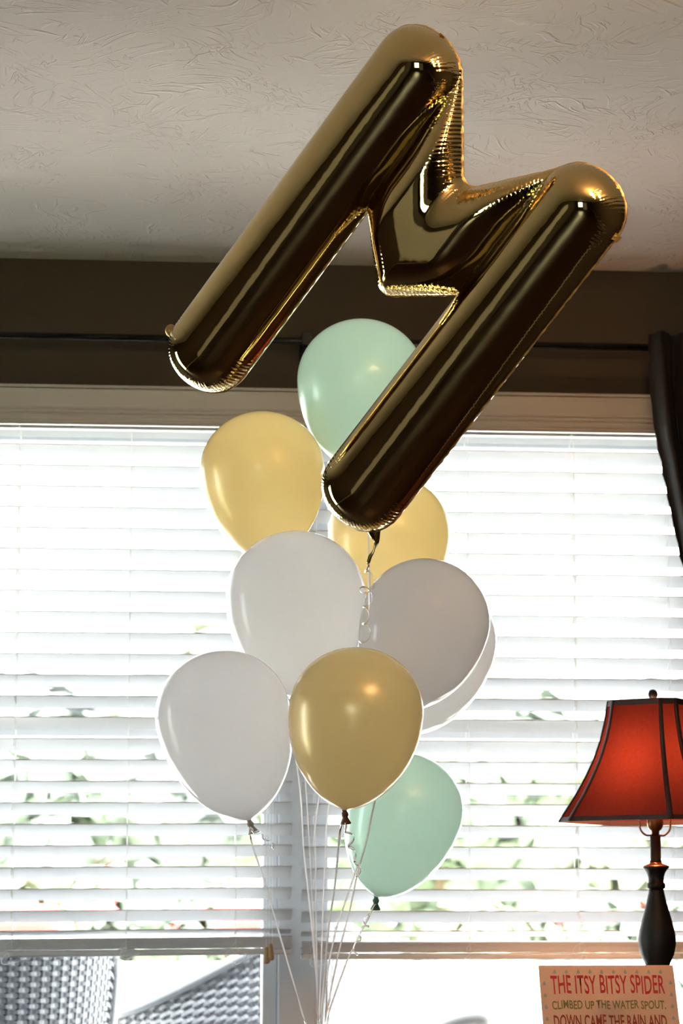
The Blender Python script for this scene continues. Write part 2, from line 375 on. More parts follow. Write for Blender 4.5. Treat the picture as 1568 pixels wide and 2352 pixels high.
for nm, a in (('baseboard_right', (XR - .015, XR, YB, YW, 0, .11)), ('baseboard_front', (XL, XR, YW - .015, YW, 0, .11)), ('baseboard_left', (XL, XL + .015, 1.69, DY0, 0, .11))):
    struct(MB().box(*a).out(nm, 'trim'))

# ------------------------------------------------------------------ gold foil letter M
def build_M():
    Rl, hx, L0 = 106.0, 256.0, 415.0          # leg radius, leg offset, straight half length (in photo pixels at the balloon)
    def smax(a, b, k):
        h = np.clip(0.5 + 0.5 * (a - b) / k, 0, 1); return b + (a - b) * h + k * h * (1 - h)
    def smin(a, b, k): return -smax(-a, -b, k)
    def sstep(a, b, x):
        t = np.clip((x - a) / (b - a), 0, 1); return t * t * (3 - 2 * t)
    RV = 96.0
    def q(e): e = np.minimum(e, RV); return RV * RV - (RV - e) ** 2
    def U(h, v):
        def leg(c, up_sq, dn_sq):
            dh = (h - c) / Rl
            t = np.clip(v - L0, 0, None) / 101; bt = np.clip(-v - L0, 0, None) / 101
            return Rl * Rl * (1 - dh * dh - t ** up_sq - bt ** dn_sq)
        legs = np.maximum(leg(-hx, 2.5, 2.2), leg(hx, 2.3, 2.2))
        cL = 1 / math.hypot(1, 1.28); cB = 1 / math.hypot(1, .87)
        eTL = ((272 - 1.22 * (h - 6)) - v) * cL; eTR = ((272 + 1.22 * (h - 6)) - v) * cL
        eBL = (v - (-37 - .87 * h)) * cB; eBR = (v - (-45 + .84 * h)) * cB
        et = smax(eTL, eTR, 46.0); eb = smin(smin(eBL, eBR, 8.0), v + 31, 8.0)
        uv = smin(q(et), q(eb), 900.0)
        a = np.abs(h)
        pin = 1 - 0.93 * sstep(70, 172, a)
        # inside the legs the web has no height of its own
        uv = np.where(uv > 0, uv * pin, uv) - 60000 * np.clip((a - 172) / 60, 0, None) ** 2
        return smax(legs, uv, 130.0)
    hs = 4.6
    gx = np.arange(-390, 391, hs); gv = np.arange(-545, 546, hs); gz = np.arange(-124, 125, hs)
    U2 = U(gx[:, None], gv[None, :])
    ZS = 0.95
    F = U2[:, :, None] - (gz[None, None, :] / ZS) ** 2
    def crossings(F, axes_n):
        pass
    sg = F > 0
    nx, ny, nz = F.shape
    acc = np.zeros((nx - 1, ny - 1, nz - 1, 3), np.float32); cnt = np.zeros((nx - 1, ny - 1, nz - 1), np.float32)
    for ax in range(3):
        o1, o2 = [a for a in range(3) if a != ax]
        for d1 in (0, 1):
            for d2 in (0, 1):
                s0 = [slice(0, -1)] * 3; s0[o1] = slice(d1, F.shape[o1] - 1 + d1); s0[o2] = slice(d2, F.shape[o2] - 1 + d2)
                s1 = list(s0); s1[ax] = slice(1, None)
                A, B = F[tuple(s0)], F[tuple(s1)]
                c = (A > 0) != (B > 0)
                t = np.where(c, A / np.where(c, A - B, 1), 0)
                acc[..., ax] += t; acc[..., o1] += c * d1; acc[..., o2] += c * d2; cnt += c
    act = cnt > 0
    idx = -np.ones(act.shape, np.int64); idx[act] = np.arange(act.sum())
    ijk = np.argwhere(act)
    P0 = (ijk + acc[act] / cnt[act][:, None]) * hs + np.array([gx[0], gv[0], gz[0]])
    faces = []
    for ax in range(3):
        o1, o2 = (ax + 1) % 3, (ax + 2) % 3
        s0 = [slice(None)] * 3; s1 = [slice(None)] * 3; s0[ax] = slice(0, -1); s1[ax] = slice(1, None)
        A, B = sg[tuple(s0)], sg[tuple(s1)]
        e = np.argwhere(A != B); flip = A[tuple(e.T)]
        ok = (e[:, o1] > 0) & (e[:, o2] > 0) & (e[:, o1] < act.shape[o1]) & (e[:, o2] < act.shape[o2])
        e, flip = e[ok], flip[ok]
        def cell(d1, d2):
            c = e.copy(); c[:, o1] -= d1; c[:, o2] -= d2; return idx[tuple(c.T)]
        qd = np.stack([cell(1, 1), cell(0, 1), cell(0, 0), cell(1, 0)], 1)
        qd[~flip] = qd[~flip][:, ::-1]
        faces.append(qd)
    faces = np.concatenate(faces)
    def f(p): return U(p[:, 0], p[:, 1]) - (p[:, 2] / ZS) ** 2
    def grad(p):
        e = 0.5
        gxx = (U(p[:, 0] + e, p[:, 1]) - U(p[:, 0] - e, p[:, 1])) / (2 * e); gyy = (U(p[:, 0], p[:, 1] + e) - U(p[:, 0], p[:, 1] - e)) / (2 * e)
        return np.stack([gxx, gyy, -2 * p[:, 2] / ZS ** 2], 1)
    p = P0.astype(float)
    for _ in range(6):
        g = grad(p); st = (f(p) / np.maximum((g * g).sum(1), 400.0))[:, None] * g
        ln = np.linalg.norm(st, axis=1, keepdims=True); st *= np.minimum(1, 3.0 / np.maximum(ln, 1e-6)); p = p - st
    # outline loop (2-D net)
    S2 = U2 > 0
    mixed = ~((S2[:-1, :-1] == S2[1:, :-1]) & (S2[:-1, :-1] == S2[:-1, 1:]) & (S2[:-1, :-1] == S2[1:, 1:]))
    cells = {tuple(c): None for c in np.argwhere(mixed)}
    for c in cells:
        i, j = c; pts = []
        for (a, b) in (((i, j), (i + 1, j)), ((i, j + 1), (i + 1, j + 1)), ((i, j), (i, j + 1)), ((i + 1, j), (i + 1, j + 1))):
            A, B = U2[a], U2[b]
            if (A > 0) != (B > 0):
                t = A / (A - B); pts.append((gx[a[0]] + (gx[b[0]] - gx[a[0]]) * t, gv[a[1]] + (gv[b[1]] - gv[a[1]]) * t))
        cells[c] = np.mean(pts, 0)
    def nb(c):
        i, j = c; r = []
        if S2[i, j] != S2[i, j + 1]: r.append((i - 1, j))
        if S2[i + 1, j] != S2[i + 1, j + 1]: r.append((i + 1, j))
        if S2[i, j] != S2[i + 1, j]: r.append((i, j - 1))
        if S2[i, j + 1] != S2[i + 1, j + 1]: r.append((i, j + 1))
        return [x for x in r if x in cells]
    start = next(iter(cells)); loop = [start]; seen = {start}; cur = start
    while True:
        nx_ = [x for x in nb(cur) if x not in seen]
        if not nx_: break
        cur = nx_[0]; seen.add(cur); loop.append(cur)
    O = np.array([cells[c] for c in loop])
    for _ in range(2): O = (np.roll(O, 1, 0) + 2 * O + np.roll(O, -1, 0)) / 4
    s = np.concatenate([[0], np.cumsum(np.linalg.norm(np.diff(O, axis=0), axis=1))])
    # wrinkle weight along the seam: strong round the ends, the web's lower edge and the valley
    ev = np.abs(O[:, 1]); inner = np.abs(O[:, 0]) < 150
    wo = np.where(ev > 380, 1.0, 0.05); wo = np.where(inner & (O[:, 1] < 120), 0.9, wo); wo = np.where(inner & (O[:, 1] > 200), 1.0, wo)
    for _ in range(8): wo = (np.roll(wo, 1) + 2 * wo + np.roll(wo, -1)) / 4
    ni = np.empty(len(p), np.int64); nd = np.empty(len(p))
    for a in range(0, len(p), 4000):
        d = ((p[a:a + 4000, None, :2] - O[None]) ** 2).sum(2); ni[a:a + 4000] = d.argmin(1); nd[a:a + 4000] = np.sqrt(d.min(1))
    reach = np.where(inner & (O[:, 1] > 200), 46.0, 26.0)[ni]
    ww = wo[ni] * np.exp(-(nd / reach) ** 2)
    return p, grad(p), faces, s[ni], ww, O, s
# pose: the letter leans to the right in the room, its top and its right leg nearer the viewer
Y_M = 4.40
tdir = -ray(897.3, 646.1).normalized()
rr = (right - tdir * right.dot(tdir)).normalized(); uu = tdir.cross(rr).normalized()
ANG = R(37.1)
dimg = rr * math.sin(ANG) + uu * math.cos(ANG); nimg = rr * math.cos(ANG) - uu * math.sin(ANG)
phi, psi = R(17), R(12.7)
Vv = dimg * math.cos(psi) + tdir * math.sin(psi)
Hh = nimg * math.cos(phi) + tdir * math.sin(phi); Hh = (Hh - Vv * Hh.dot(Vv)).normalized()
Nn = Hh.cross(Vv).normalized()
MC = at(897.3, 646.1, Y_M); KM = (MC - EYE).dot(fwd) / FPX * 0.9826
def mloc(h, v, wv=0): return MC + (Hh * h + Vv * v + Nn * wv) * KM
def mpix(q):
    d = q - EYE; z = d.dot(fwd); return (W / 2 + FPX * d.dot(right) / z, H / 2 - FPX * d.dot(up) / z)
pM, gM, fM, sM, wM, OM, sO = build_M()
mb = thing('foil_letter_balloon', 'large shiny gold foil balloon shaped like the letter M near the ceiling', 'balloon', tuple(MC))
B3 = np.array([list(Hh), list(Vv), list(Nn)])
world = pM @ B3 * KM + np.array(MC)
nrm = -(gM @ B3); nrm /= np.maximum(np.linalg.norm(nrm, axis=1, keepdims=True), 1e-9)
me = bpy.data.meshes.new('foil_body'); me.from_pydata(world.tolist(), [], fM.tolist()); me.update()
a = me.attributes.new('seam_s', 'FLOAT', 'POINT'); a.data.foreach_set('value', sM.astype(np.float32) / 8.0)
a = me.attributes.new('seam_w', 'FLOAT', 'POINT'); a.data.foreach_set('value', wM.astype(np.float32))
fb = link('foil_body', me, 'foil', mb, True)
me.normals_split_custom_set_from_vertices(nrm.tolist())
# welded seam strip along the outline
vs, fs = [], []; no = len(OM)
tn = np.roll(OM, -1, 0) - np.roll(OM, 1, 0); tn /= np.maximum(np.linalg.norm(tn, axis=1, keepdims=True), 1e-9)
area = 0.5 * np.sum(OM[:, 0] * np.roll(OM[:, 1], -1) - np.roll(OM[:, 0], -1) * OM[:, 1])
on = np.stack([tn[:, 1], -tn[:, 0]], 1) * (1 if area > 0 else -1)
for _ in range(4): on = (np.roll(on, 1, 0) + on * 2 + np.roll(on, -1, 0)) / 4
for i in range(no):
    wv = 1.2 * math.sin(sO[i] / 5.0) + 0.8 * math.sin(sO[i] / 13.0)
    ex = 2.6 + .5 * math.sin(sO[i] / 9.0) + .4 * math.sin(sO[i] / 3.7)
    c = OM[i]
    for off, wz in ((-3, -.5), (ex, wv - .5), (ex, wv + .5), (-3, .5)):
        vs.append(tuple(mloc(c[0] + on[i][0] * off, c[1] + on[i][1] * off, wz)))
for i in range(no):
    j = (i + 1) % no
    for k in range(4): fs.append((i * 4 + k, i * 4 + (k + 1) % 4, j * 4 + (k + 1) % 4, j * 4 + k))
build('seam_edge', vs, fs, 'foil_tab', mb, True)
# round hang tab on the left leg, small flaps, twisted inflation tail under the right leg
hp = mloc(-256 - 110, -448, 4)
m = MB(); m.lathe([(.003, -.0008), (.0105, -.0012), (.0112, 0), (.0105, .0012), (.003, .0008), (.0022, 0), (.003, -.0008)], hp, Nn, 24); m.out('hang_tab', 'foil_tab', mb, True)
def flap(h, v, dh, dv, wd, ln):
    a = mloc(h, v, 0); b = mloc(h + dh * ln, v + dv * ln, 6); m = MB(); m.strip([a, (a + b) / 2, b], [wd * KM, wd * KM * 1.15, wd * KM * 1.3], Nn, .0004); m.out('foil_flap', 'foil_tab', mb)
flap(256 + 100, 420, 1, -.1, 14, 16); flap(-150, 448, .3, 1, 10, 12); flap(-256, 515, .1, 1, 12, 5)
YT = mloc(266, -510).y
tailpts = [at(854, 1198, YT), at(860, 1226, YT), at(864, 1244, YT), at(858, 1263, YT), at(850, 1278, YT), at(845, 1294, YT)]
tp = catmull(tailpts, 8); m = MB(); base = len(tp)
wds = [ (34 * (1 - i / base) ** 1.8 + 6.5) * KM for i in range(base)]
nr = [(-fwd * math.cos(i * .07) + right * math.sin(i * .07)) for i in range(base)]
m.strip(tp, wds, nr, .0016); m.out('inflation_tail', 'foil', mb, True)

# ------------------------------------------------------------------ ribbons
TZ = 0.86                                     # console table top
WPT = atz(739, 2440, TZ + .045)
def ribbon_pts(spec, n=12):
    """spec: (px, py, Y) points; ends on the weight"""
    pts = [at(*s_) for s_ in spec] + [WPT]
    return catmull(pts, n)
def curl(a, b, r, turns, n=16):
    """corkscrew from a to b"""
    a, b = Vector(a), Vector(b); ax = (b - a); L = ax.length; ax.normalize()
    e1 = (right - ax * right.dot(ax)).normalized(); e2 = ax.cross(e1); o = []; k = int(turns * n)
    for i in range(k + 1):
        t = i / k; rad = r * min(1, 4 * t) * (0.75 + .35 * math.sin(7 * t)); a_ = 2 * math.pi * turns * t
        o.append(a + ax * L * t + (e1 * math.cos(a_) + e2 * math.sin(a_)) * rad)
    return o
def add_ribbon(root, spec, curl_spec=None, wd=0.0033):
    MB().strip(ribbon_pts(spec), wd).out('ribbon', 'ribbon', root, True)
    if curl_spec:
        a, b, r, tn_ = curl_spec; pts = curl(at(*a), at(*b), r, tn_)
        ctr = [at(*a) + (at(*b) - at(*a)) * (i / (len(pts) - 1)) for i in range(len(pts))]
        nn = [((p - c) if (p - c).length > 1e-5 else -fwd).normalized() for p, c in zip(pts, ctr)]
        MB().strip(pts, 0.0042, nn).out('ribbon_curl', 'ribbon', root, True)

add_ribbon(mb, [(845, 1290, YT), (848, 1340, 4.85), (841, 1470, 5.12), (790, 1600, 5.28), (728, 1860, 5.25), (725, 2000, 5.22), (727, 2200, 5.2), (730, 2352, 5.18)],
           ((845, 1292, YT), (838, 1470, 4.90), .013, 4.5))

# ------------------------------------------------------------------ latex balloons
def balloon(name, cx, cyy, wpx, dx, dy, Y, mat, knotmat, label, ribbon, cspec=None, dn=.735, tilt=0.0, ps=1.22):
    c = at(cx, cyy, Y); k = (c - EYE).dot(fwd) / FPX; Rr = wpx / 2 * k
    dl = math.hypot(dx, dy); ax = (right * (dx / dl) - up * (dy / dl) - fwd * tilt).normalized()       # centre -> knot
    L = dn * wpx * k
    root = thing(name, label, 'balloon', tuple(c), 'latex balloons in the cluster')
    prof = []
    N = 40
    for i in range(N + 1):
        th = math.pi * i / N; cc, ss = math.cos(th), math.sin(th)
        if cc > 0: prof.append((max(Rr * ss, 1e-7), -Rr * .955 * cc))
        else:
            rr_ = Rr * (ss ** (1 + (ps - 1) * (-cc)))
            prof.append((max(rr_, .0042), -L * cc))
    prof = [p for i, p in enumerate(prof) if i == 0 or p[1] > prof[i - 1][1] + 1e-6]
    prof[0] = (1e-7, prof[0][1])
    m = MB(); m.lathe(prof, c, ax, 56); m.f = [f for f in m.f if len(f) == 4]
    m.out('latex_body', mat, root, True)
    tip = c + ax * L
    # knot: pinched neck, rolled knot and flared lip, slightly bent
    ax2 = (ax + Vector((.25, 0, -.35))).normalized()
    m = MB(); m.lathe([(.0046, -.002), (.0042, .003), (.0062, .006), (.0066, .010), (.0048, .0125), (.0052, .015), (.0085, .021), (.0098, .0235), (.0102, .0255), (.0085, .0262), (.004, .022), (.0, .021)], tip, ax2, 18)
    m.out('knot', knotmat, root, True)
    add_ribbon(root, [(*mpix(tip + ax2 * .012), Y - .008 if False else (tip.y - .004))] + ribbon, cspec)
    return root
balloon('latex_balloon', 829, 872, 294, .03, 1, 5.36, 'mint', 'knot_mint', 'mint green balloon directly behind the right leg of the gold letter', [(846, 1270, 5.46), (838, 1480, 5.42), (790, 1850, 5.3), (768, 2040, 5.26), (754, 2140, 5.22), (736, 2352, 5.18)])
balloon('latex_balloon', 602, 1080, 286, .06, 1, 5.36, 'cream', 'knot_cream', 'pale yellow balloon hanging below the lower end of the letter\'s left leg', [(640, 1500, 5.34), (686, 1790, 5.3), (697, 1950, 5.26), (713, 2100, 5.22), (727, 2260, 5.2), (731, 2352, 5.18)])
balloon('latex_balloon', 894, 1226, 282, -.1, 1, 5.62, 'cream', 'knot_cream', 'pale yellow balloon partly hidden behind the letter\'s twisted gold tail', [(800, 1700, 5.34), (756, 1845, 5.3), (745, 2000, 5.26), (738, 2200, 5.2), (733, 2352, 5.18)])
balloon('latex_balloon', 679, 1372, 322, .03, 1, 5.19, 'white', 'knot_white', 'white balloon just below the pale yellow one, above the gold balloon', [(704, 1830, 5.18), (711, 1950, 5.18), (718, 2100, 5.18), (727, 2260, 5.18), (731, 2352, 5.18)])
balloon('latex_balloon', 978, 1424, 296, -.32, 1, 5.06, 'white', 'knot_white', 'white balloon with its knot tilted inward, in front of another white one', [(862, 1835, 5.16), (842, 1930, 5.17), (822, 2000, 5.18), (803, 2090, 5.18), (775, 2200, 5.18), (752, 2320, 5.18)])
balloon('latex_balloon', 987, 1470, 308, -.3, 1, 5.40, 'white', 'knot_white', 'white balloon mostly hidden behind the tilted white balloon', [(858, 1880, 5.3), (800, 2050, 5.24), (768, 2150, 5.2), (748, 2270, 5.18)])
balloon('latex_balloon', 511, 1642, 311, .25, 1, 5.03, 'white', 'knot_white', 'white balloon with its tan knot hanging free against the blind', [(578, 1935, 5.14), (612, 2040, 5.14), (640, 2140, 5.15), (672, 2250, 5.16), (702, 2352, 5.17)],
        ((574, 1900, 5.03), (632, 1945, 5.05), .006, 2.5), dn=.80)
balloon('latex_balloon', 818, 1634, 310, -.12, 1, 4.90, 'gold', 'knot_gold', 'shiny metallic gold round balloon at the front of the cluster', [(780, 1915, 5.0), (768, 2040, 5.08), (752, 2150, 5.12), (738, 2352, 5.17)],
        ((792, 1890, 4.91), (826, 2012, 4.95), .0085, 3.5))
balloon('latex_balloon', 932, 1858, 266, -.34, 1, 5.28, 'mint', 'knot_mint', 'mint green balloon with a dark knot, peeking from behind the gold round one', [(832, 2135, 5.26), (800, 2200, 5.24), (772, 2275, 5.2), (748, 2352, 5.18)],
        ((850, 2095, 5.27), (812, 2190, 5.2), .0095, 3), dn=.80)
wt = thing('balloon_weight', 'silver foil weight on the table that holds the balloon ribbons', 'weight', (WPT.x, WPT.y, TZ))
m = MB(); m.lathe([(0, 0), (.032, 0), (.036, .006), (.034, .022), (.018, .034), (.007, .04), (.012, .052), (.02, .066), (.012, .058), (0, .05)], (WPT.x, WPT.y, TZ), None, 20); m.out('foil_wrap', 'weight', wt, True)

# ------------------------------------------------------------------ venetian blinds
def lerp(a, b, t): return a + (b - a) * t
YBL = YW + 0.055                              # blind centre line
z_first = at(0, 1018, YBL - .02).z; z_last = at(0, 2093, YBL - .02).z
PITCH_S = (z_first - z_last) / 22
TILT = R(29); SW, ST = 0.050, 0.0028
def slat_mesh(length):
    vs, fs = [], []; n = 6
    for xx in (-length / 2, length / 2):
        for sgn in (1, -1):
            for i in range(n + 1):
                u = -SW / 2 + SW * i / n; crown = .0018 * (1 - (2 * u / SW) ** 2)
                vs.append((xx, u, crown + sgn * ST / 2))
    k = n + 1
    for i in range(n):
        fs.append((i, i + 1, 2 * k + i + 1, 2 * k + i)); fs.append((k + i + 1, k + i, 3 * k + i, 3 * k + i + 1))
    fs += [(0, 2 * k, 3 * k, k), (n, k + n, 3 * k + n, 2 * k + n)]
    fs += [tuple(list(range(0, k)) + list(range(2 * k - 1, k - 1, -1))), tuple(list(range(2 * k, 3 * k)) + list(range(4 * k - 1, 3 * k - 1, -1)))[::-1]]
    me = bpy.data.meshes.new('slat'); me.from_pydata(vs, [], fs); me.update(); me.materials.append(M['slat']); return me
def blind(x0, x1, label, cords, thick, zdrop, slope, tassel_px=None):
    root = thing('venetian_blind', label, 'blind', ((x0 + x1) / 2, YBL, OZ1), 'venetian blinds in the window')
    L = x1 - x0; xc = (x0 + x1) / 2; me = slat_mesh(L)
    inv = Matrix.Translation(root.location).inverted()
    def place(nm, mesh, mw):
        o = bpy.data.objects.new(nm, mesh); COL.objects.link(o); o.parent = root; o.matrix_parent_inverse = inv; o.matrix_basis = mw; return o
    zs = []
    for i in range(-1, 24):
        ze = z_first - PITCH_S * i            # room-side edge height
        t = TILT + R(random.uniform(-.6, .6)); sl = slope * max(0, i / 23) ** 2
        if i == 23: t = R(12); ze += .004
        zc = ze - math.sin(t) * SW / 2
        zs.append(zc)
        place('slat', me, Matrix.Translation((xc, YBL, zc)) @ Matrix.Rotation(sl + R(random.uniform(-.03, .03)), 4, 'Y') @ Matrix.Rotation(-t, 4, 'X'))
    # head rail and the slats stacked on the bottom rail
    MB().box(x0, x1, YBL - .025, YBL + .025, OZ1 - .022, OZ1).out('head_rail', 'vinyl', root)
    zr = zdrop
    for i in range(7):
        place('slat', me, Matrix.Translation((xc + random.uniform(-.002, .002), YBL + random.uniform(-.002, .002), zr + .0172 + i * .0036)) @ Matrix.Rotation(slope, 4, 'Y'))
    br = MB(); br.box(-L / 2, L / 2, -.026, .026, 0, .0145); me2 = bpy.data.meshes.new('bottom_rail'); me2.from_pydata(br.v, [], br.f); me2.materials.append(M['slat'])
    bevel(place('bottom_rail', me2, Matrix.Translation((xc, YBL, zr)) @ Matrix.Rotation(slope, 4, 'Y')), .004, 3)
    for px in cords:
        top = at(px, 985, YBL - .028); x = top.x; jx = random.uniform(-.002, .002)
        m = MB(); m.tube([(x, YBL - .0275, OZ1 - .02), (x + jx, YBL - .0275, zr + .02)], .0008, 5); m.tube([(x, YBL + .0275, OZ1 - .02), (x + jx, YBL + .0275, zr + .02)], .0008, 5)
        for zc in zs: m.tube([(x, YBL - .0275, zc + math.sin(TILT) * .022), (x, YBL + .0275, zc - math.sin(TILT) * .03)], .0006, 4)
        m.out('ladder_cord', 'cord', root)
        if px in thick:
            for zc in zs[:-1]:
                m = MB(); z0 = zc + SW / 2 * math.sin(TILT); a = random.uniform(-.004, .004)
                m.strip([(x - .003, YBL - .029, z0 - .002), (x - .003 + a, YBL - .029, z0 - .018)], random.uniform(.002, .0035), Vector((0, -1, 0)), .0004)
                m.out('lift_tape', 'cord', root)
        # slack loops of cord gathered at the bottom rail
        m = MB(); q_ = []; zc = zr + .012
        for k in range(46):
            a = k * .42; q_.append((x + .03 * math.sin(a * .53 + px) * (k / 46) + .012 * math.cos(a), YBL - .032 - .004 * math.sin(a), zr + .03 - .045 * k / 46 + .009 * math.sin(a * 1.1)))
        m.tube(q_, .0007, 4); m.out('cord_slack', 'cord', root, True)
    if tassel_px:
        m = MB()
        for k, px in enumerate((612, 618, 624)):
            a = at(px, 975, YBL - .036); b = at(px + (k - 1) * 1.0, 2176, YBL - .036); m.tube([(b.x, b.y, OZ1 - .02), tuple(b)], .0008, 5)
        m.out('pull_cord', 'cord', root)
        for (px, py) in ((612, 2178), (621, 2170)):
            b = at(px, py, YBL - .036); m = MB(); m.lathe([(0.0, .003), (.004, .002), (.0055, -.006), (.008, -.022), (.0085, -.030), (.0065, -.035), (0, -.036)], b, None, 14); m.out('tassel', 'tassel', root, True)
    return root
bx = at(671, 1900, YBL - .025).x, at(694, 1900, YBL - .025).x
blind(OX0 + .01, bx[0], 'white slatted blind with hanging wooden cord tassels beside the window post', (48, 303, 547), (48,), at(330, 2199, YBL - .026).z, -.009, True)
blind(bx[1], OX1 - .008, 'white slatted blind between the window post and the dark curtain', (727, 1073, 1316, 1530), (1316,), at(1000, 2204, YBL - .026).z, 0.0)

# ------------------------------------------------------------------ curtain rod and curtain
YR = YW - 0.085
r0 = at(0, 772, YR); r1 = at(1490, 797, YR); zr_ = (r0.z + r1.z) / 2
rod = thing('curtain_rod', 'slim black metal curtain rod on brackets above the window', 'curtain rod', (r0.x, YR, zr_))
m = MB(); m.tube([(-1.15, YR, zr_), (1.98, YR, zr_)], .0085, 16); m.out('rod', 'rod', rod, True)
for xx in (-1.15, 1.98):
    sg_ = -1 if xx < 0 else 1
    m = MB(); m.lathe([(.009, 0), (.013, .006), (.008, .012), (.02, .03), (.022, .042), (.014, .058), (0, .064)], (xx, YR, zr_), (sg_, 0, 0), 18); m.out('finial', 'rod', rod, True)
for px in (None, 697, None):
    pass
for xx in (-1.0, at(702, 790, YR).x, 1.9):
    m = MB(); m.box(xx - .009, xx + .014, YW - .012, YW, zr_ - .035, zr_ + .028); m.box(xx - .005, xx + .009, YR, YW - .012, zr_ - .016, zr_ - .006); m.box(xx - .009, xx + .016, YR - .012, YR + .013, zr_ - .012, zr_ + .022)
    bevel(m.out('bracket', 'rod', rod), .002)
cur = thing('curtain', 'dark brown cloth curtain gathered on the rod beside the lamp', 'curtain', (at(1520, 900, YR).x, YR, 0))
edge = [(1484, 785), (1487, 860), (1492, 930), (1500, 1000), (1513, 1060), (1524, 1120), (1536, 1180), (1549, 1245), (1566, 1320), (1590, 1400), (1625, 1500), (1655, 1570)]
ex = np.array([at(x, y, YR).x for x, y in edge]); ez = np.array([at(x, y, YR).z for x, y in edge]); o_ = np.argsort(ez)
def left_edge(z):
    ztie = ez.min()
    if z >= ztie: return float(np.interp(z, ez[o_], ex[o_]))
    return float(ex[o_][0] - .10 * min(1, (ztie - z) / .5))
NU, NV = 120, 90; ZT = zr_ + .028; vs, fs = [], []
xr_top = ex.max() + .12
for j in range(NV + 1):
    z = ZT - (ZT - .02) * j / NV; xl = left_edge(z); pinch = math.exp(-((z - ez.min()) / .35) ** 2)
    xrr = xl + .42 - .30 * pinch - (xl - ex.min()) * .55
    xrr = max(xrr, xl + .10)
    for i in range(NU + 1):
        u = i / NU; x = lerp(xl, xrr, u)
        top = math.exp(-((z - zr_) / .02) ** 2)
        amp = (.026 - .010 * pinch) * (1 - .45 * top)
        y = YR - .004 + amp * math.sin(2 * math.pi * 7 * u + .6 * math.sin(3 * z) + 1.2) + .006 * math.sin(2 * math.pi * 17 * u + 2 * z)
        if i < 3: x += .0022 * math.sin(z * 2 * math.pi / .05)  # light bleeding round the edge at slat pitch, put into the cloth's shape
        vs.append((x, y - .03, z))
for j in range(NV):
    for i in range(NU):
        a = j * (NU + 1) + i; fs.append((a, a + 1, a + NU + 2, a + NU + 1))
o = build('cloth_panel', vs, fs, 'curtain', cur, True); so_ = o.modifiers.new('thick', 'SOLIDIFY'); so_.thickness = .0016
m = MB(); zt_ = ez.min(); xt = left_edge(zt_); m.tube([(xt - .012, YR - .03, zt_ + .01), (xt + .05, YR - .05, zt_), (xt + .13, YR - .03, zt_ + .02), (XR - .45, YW - .01, zt_ + .06)], .008, 10); m.out('tie_back', 'shade_trim', cur, True)

# ------------------------------------------------------------------ console table
c0, c1 = at(560, 2440, 5.1), at(1640, 2440, 5.1)
tx0, tx1, ty0, ty1 = c0.x, 2.0, 5.02, 5.98
tb = thing('console_table', 'dark wooden console table under the window', 'table', ((tx0 + tx1) / 2, (ty0 + ty1) / 2, 0))
bevel(MB().box(tx0, tx1, ty0, ty1, TZ - .035, TZ).out('table_top', 'wood', tb), .006)
MB().box(tx0 + .05, tx1 - .05, ty0 + .05, ty1 - .05, TZ - .13, TZ - .035).out('apron', 'wood', tb)
for xx in (tx0 + .06, tx1 - .06):
    for yy in (ty0 + .06, ty1 - .06):
        m = MB(); m.lathe([(.018, 0), (.022, .02), (.016, .06), (.026, .35), (.03, .6), (.022, .64), (.034, .66), (.034, TZ - .035)], (xx, yy, 0), None, 16); m.out('leg', 'wood', tb, True)

# ------------------------------------------------------------------ table lamp
YLp = 5.72
kp = (at(1503, 1900, YLp) - EYE).dot(fwd) / FPX
la = at(1504, 1900, YLp); lx, ly = la.x, la.y
def lz(py): return at(1504, py, YLp).z
lamp = thing('table_lamp', 'black table lamp with a glowing red bell shade on the console', 'lamp', (lx, ly, TZ))
prof_px = [(0, 2215 + 190), ]
body = [(43, 2221, 1), (33, 2216, 1)]
zfoot = TZ
pr = [(.062, TZ), (.064, TZ + .008), (.055, TZ + .016), (.040, TZ + .024), (.030, TZ + .040), (.027, TZ + .055), (.030, TZ + .07)]
zz = lz(2262)
pr += [(21 * kp, lz(2250)), (25 * kp, lz(2228)), (30 * kp, lz(2211)), (38 * kp, lz(2192)), (42.5 * kp, lz(2172)), (43 * kp, lz(2158)), (40 * kp, lz(2136)), (35 * kp, lz(2115)), (28.5 * kp, lz(2092)), (22 * kp, lz(2068)), (18 * kp, lz(2050)), (17 * kp, lz(2042))]
pr = sorted(pr, key=lambda t: t[1]); m = MB(); m.lathe(pr, (lx, ly, 0), None, 40); m.out('base', 'lamp_black', lamp, True)
m = MB(); m.lathe([(17 * kp, lz(2042)), (20.5 * kp, lz(2040)), (21.5 * kp, lz(2034)), (20.5 * kp, lz(2029)), (17.5 * kp, lz(2027)), (18 * kp, lz(2015)), (21 * kp, lz(2005)), (26 * kp, lz(1997)), (31 * kp, lz(1992))], (lx, ly, 0), None, 40); m.out('collar', 'lamp_black', lamp, True)
m = MB(); m.lathe([(31 * kp, lz(1992)), (31.3 * kp, lz(1990.5)), (27 * kp, lz(1987.5)), (19 * kp, lz(1984.5)), (14 * kp, lz(1982.5)), (14 * kp, lz(1981))], (lx, ly, 0), None, 40); m.out('collar_rim', 'lamp_bronze', lamp, True)
m = MB(); m.lathe([(14 * kp, lz(1981)), (13.5 * kp, lz(1977)), (12.3 * kp, lz(1975)), (12.3 * kp, lz(1922)), (11 * kp, lz(1920)), (9 * kp, lz(1919))], (lx, ly, 0), None, 24); m.out('neck', 'lamp_black', lamp, True)
m = MB(); m.lathe([(9 * kp, lz(1919)), (9.5 * kp, lz(1908)), (14 * kp, lz(1906)), (18 * kp, lz(1898)), (19 * kp, lz(1888)), (16 * kp, lz(1868)), (14 * kp, lz(1850)), (0.0001, lz(1849))], (lx, ly, 0), None, 24); m.out('socket', 'lamp_bronze', lamp, True)
ztop = lz(1606)
